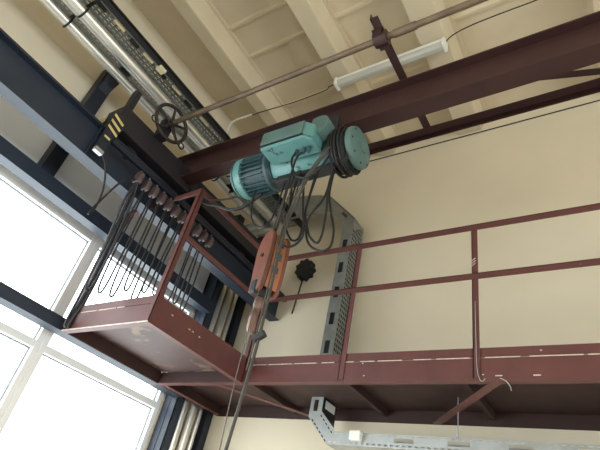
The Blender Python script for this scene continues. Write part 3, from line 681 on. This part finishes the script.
build('inner_cover', MB().box(-2.445, -2.325, YT0 + 0.018, YT0 + 0.021, 1.36, 3.34), 'black', T)  # black sheet added behind the slots, standing in for the shade inside
for k in range(3):  # unseen cables, added so the tray looks dark through its slots
    cable('power_cable', ['thick black cable inside the wall tray, nearest the room', 'thick black cable inside the wall tray, in the middle', 'thick black cable inside the wall tray, nearest the wall'][k], [(-2.385, 3.775 + 0.07 * k, 3.30), (-2.385, 3.775 + 0.07 * k, 2.5), (-2.385, 3.775 + 0.07 * k, 1.8), (-2.385, 3.775 + 0.07 * k, 1.25)], 0.034, 'rubber', group='cables inside the wall tray')
# lower bend and run
build('side_flange', MB().perf((-2.45, YT0, 1.17), Z, X, 0.19, (0.17, 0.10, 0.05), [(0.035, 0), (0.045, 1), (0.045, 0)]), 'zinc', T, solid=0.003)
d45 = V((0.19, 0, -0.20)).normalized()
build('elbow', plate([(-2.45, 1.17), (-2.325, 1.22), (-2.175, 1.075), (-2.235, 0.955)]), 'zinc', T)
for q in range(6):
    c = V((-2.435, YT0 - 0.001, 1.155)) + d45 * (0.03 + 0.044 * q)
    build('slot', MB().obox(c + V((0.012, 0, 0.008)), d45, Y, d45.cross(Y), 0.012, 0.001, 0.005), 'black', T)
for q in range(5):
    c = V((-2.322, YT0 - 0.001, 1.205)) + d45 * (0.02 + 0.044 * q)
    build('slot', MB().obox(c - V((0.012, 0, 0.012)), d45, Y, d45.cross(Y), 0.012, 0.001, 0.005), 'black', T)
LR = 5.4
build('side_flange', MB().perf((-2.235, YT0, 0.955), X, Z, LR, (0.05, 0.026, 0.02), [(0.012, 0), (0.011, 1), (0.012, 0)])
      .perf((-2.235, YT0, 0.99), X, Z, LR, (0.42, 0.16, 0.60), [(0.004, 0), (0.034, 1), (0.006, 0)])
      .perf((-2.235, YT0, 1.034), X, Z, LR, (0.05, 0.026, 0.02), [(0.006, 0), (0.006, 1), (0.010, 0)]), 'zinc', T, solid=0.003)
build('side_flange', MB().perf((-2.235, YT1, 0.955), X, Z, LR, (0.5, 0.2, 0.28), [(0.035, 0), (0.05, 1), (0.03, 0)]), 'zinc', T, solid=0.003)
build('tray_base', MB().perf((-2.235, YT0, 0.955), X, Y, LR, (0.05, 0.026, 0.02), [(0.01, 0), (0.008, 1), (0.02, 0), (0.008, 1), (0.14, 0), (0.008, 1), (0.02, 0), (0.008, 1), (0.013, 0)]), 'zinc', T, solid=0.002)
build('tray_base', MB().add([(-2.32, YT0 + 0.01, 1.36), (-2.32, YT1, 1.36), (-2.32, YT1, 1.10), (-2.32, YT0 + 0.01, 1.17)], [(0, 1, 2, 3)]), 'black', T, solid=0.002)  # black in place of galvanised, painting in the shaded inside of the bend
build('sticker', MB().box(-2.317, -2.315, YT0 + 0.03, YT1 - 0.03, 1.255, 1.325), 'white', T)
tag(build('junction_box', MB().box(-2.00, -1.90, YT0 - 0.06, YT0 - 0.003, 0.985, 1.06), 'white', bevel=0.008), 'small white junction box on the front of the lower cable tray', 'box')
t = thing('hanger_rod', 'thin threaded rod holding the lower tray below the walkway brace', 'rod', (-1.135, 3.70, 1.04))
build('rod', MB().tube([(-1.135, 3.70, 1.05), (-1.135, 3.70, 1.36)], 0.004, 8), 'zinc', t, smooth=True)
build('nut', MB().lathe((-1.135, 3.70, 1.055), Z, [(0, 0.012), (0.03, 0.012)], 6), 'zinc', t)

# ------------------------------------------------------------------ lamps, wires, small things
L = thing('fluorescent_light', 'long white fluorescent lamp with clear cover, switched off, under the ceiling ribs', 'lamp', (-1.6, 2.735, 4.47))
build('housing', MB().box(-2.22, -0.99, 2.69, 2.78, 4.545, 4.60), 'white', L, bevel=0.01)
build('diffuser', MB().prism([(-2.20, 2.685, 4.543), (-2.20, 2.785, 4.543), (-2.20, 2.775, 4.505), (-2.20, 2.755, 4.485), (-2.20, 2.715, 4.485), (-2.20, 2.695, 4.505)], (1.19, 0, 0)), 'fluor', L, bevel=0.004)
build('end_cap', MB().box(-2.235, -2.20, 2.68, 2.79, 4.48, 4.60), 'white', L, bevel=0.008)
build('end_cap', MB().box(-1.01, -0.975, 2.68, 2.79, 4.48, 4.60), 'white', L, bevel=0.008)
build('mounting', MB().box(-2.15, -2.10, 2.71, 2.76, 4.60, 4.63).box(-1.2, -1.15, 2.71, 2.76, 4.60, 4.63), 'zinc', L)
cable('conduit', 'white bent conduit tube rising beside the overhead tray', [(-4.0, 3.02, 4.2), (-4.03, 2.96, 4.40), (-3.95, 2.86, 4.52), (-3.86, 2.78, 4.59), (-3.76, 2.755, 4.61), (-3.61, 2.76, 4.615), (-3.50, 2.765, 4.615)], 0.013, 'white', 'conduit')
cable('lamp_wire', 'black wire running from the white conduit to the fluorescent lamp', [(-3.50, 2.775, 4.615), (-3.36, 2.776, 4.615), (-3.0, 2.79, 4.60), (-2.77, 2.80, 4.60), (-2.423, 2.80, 4.61), (-2.352, 2.765, 4.60), (-2.23, 2.75, 4.57)], 0.006, 'rubber', 'wire')
cable('lamp_wire', 'black wire leaving the right end of the fluorescent lamp across the ceiling', [(-0.985, 2.735, 4.57), (-0.906, 2.70, 4.59), (-0.727, 2.677, 4.60), (-0.448, 2.67, 4.60), (-0.105, 2.672, 4.60), (0.4, 2.67, 4.615), (1.5, 2.67, 4.61)], 0.006, 'rubber', 'wire')
cable('wall_wire', 'thin black wire stretched level near the top of the far wall', [(-2.9, 4.022, 4.593), (-1, 4.022, 4.590), (1, 4.022, 4.59), (3, 4.022, 4.59)], 0.006, 'rubber', 'wire')
t = thing('wall_fitting', 'black lobed round fitting on the far wall between the railing bars', 'fitting', (-3.04, 4.0, 2.85))
ring = [(-3.035 + (0.115 + 0.012 * math.cos(9 * a)) * math.cos(a), (0.115 + 0.012 * math.cos(9 * a)) * math.sin(a)) for a in [2 * math.pi * k / 72 for k in range(72)]]
build('body', MB().prism([(a, 3.93, 2.95 + b * 1.1) for a, b in ring], (0, 0.10, 0)), 'black', t, bevel=0.01)
build('lead', MB().tube(spline([(-3.06, 4.0, 2.86), (-3.082, 4.02, 2.774), (-3.10, 4.02, 2.60), (-3.12, 4.02, 2.40)]), 0.008, 8), 'black', t, smooth=True)
cable('tie_wire', 'thin pale wire hanging down the right side of the railing post, curled at its end', [(-0.832, 3.085, 1.80), (-0.831, 3.085, 1.56), (-0.828, 3.085, 1.33), (-0.814, 3.082, 1.245), (-0.795, 3.08, 1.222), (-0.776, 3.08, 1.24)], 0.0022, 'zinc', 'wire')
cable('tie_wire', 'short pale bent wire end poking below the walkway edge, right of the brace', [(-0.69, 3.09, 1.245), (-0.655, 3.085, 1.225), (-0.632, 3.085, 1.19), (-0.627, 3.085, 1.165)], 0.0022, 'zinc', 'wire')
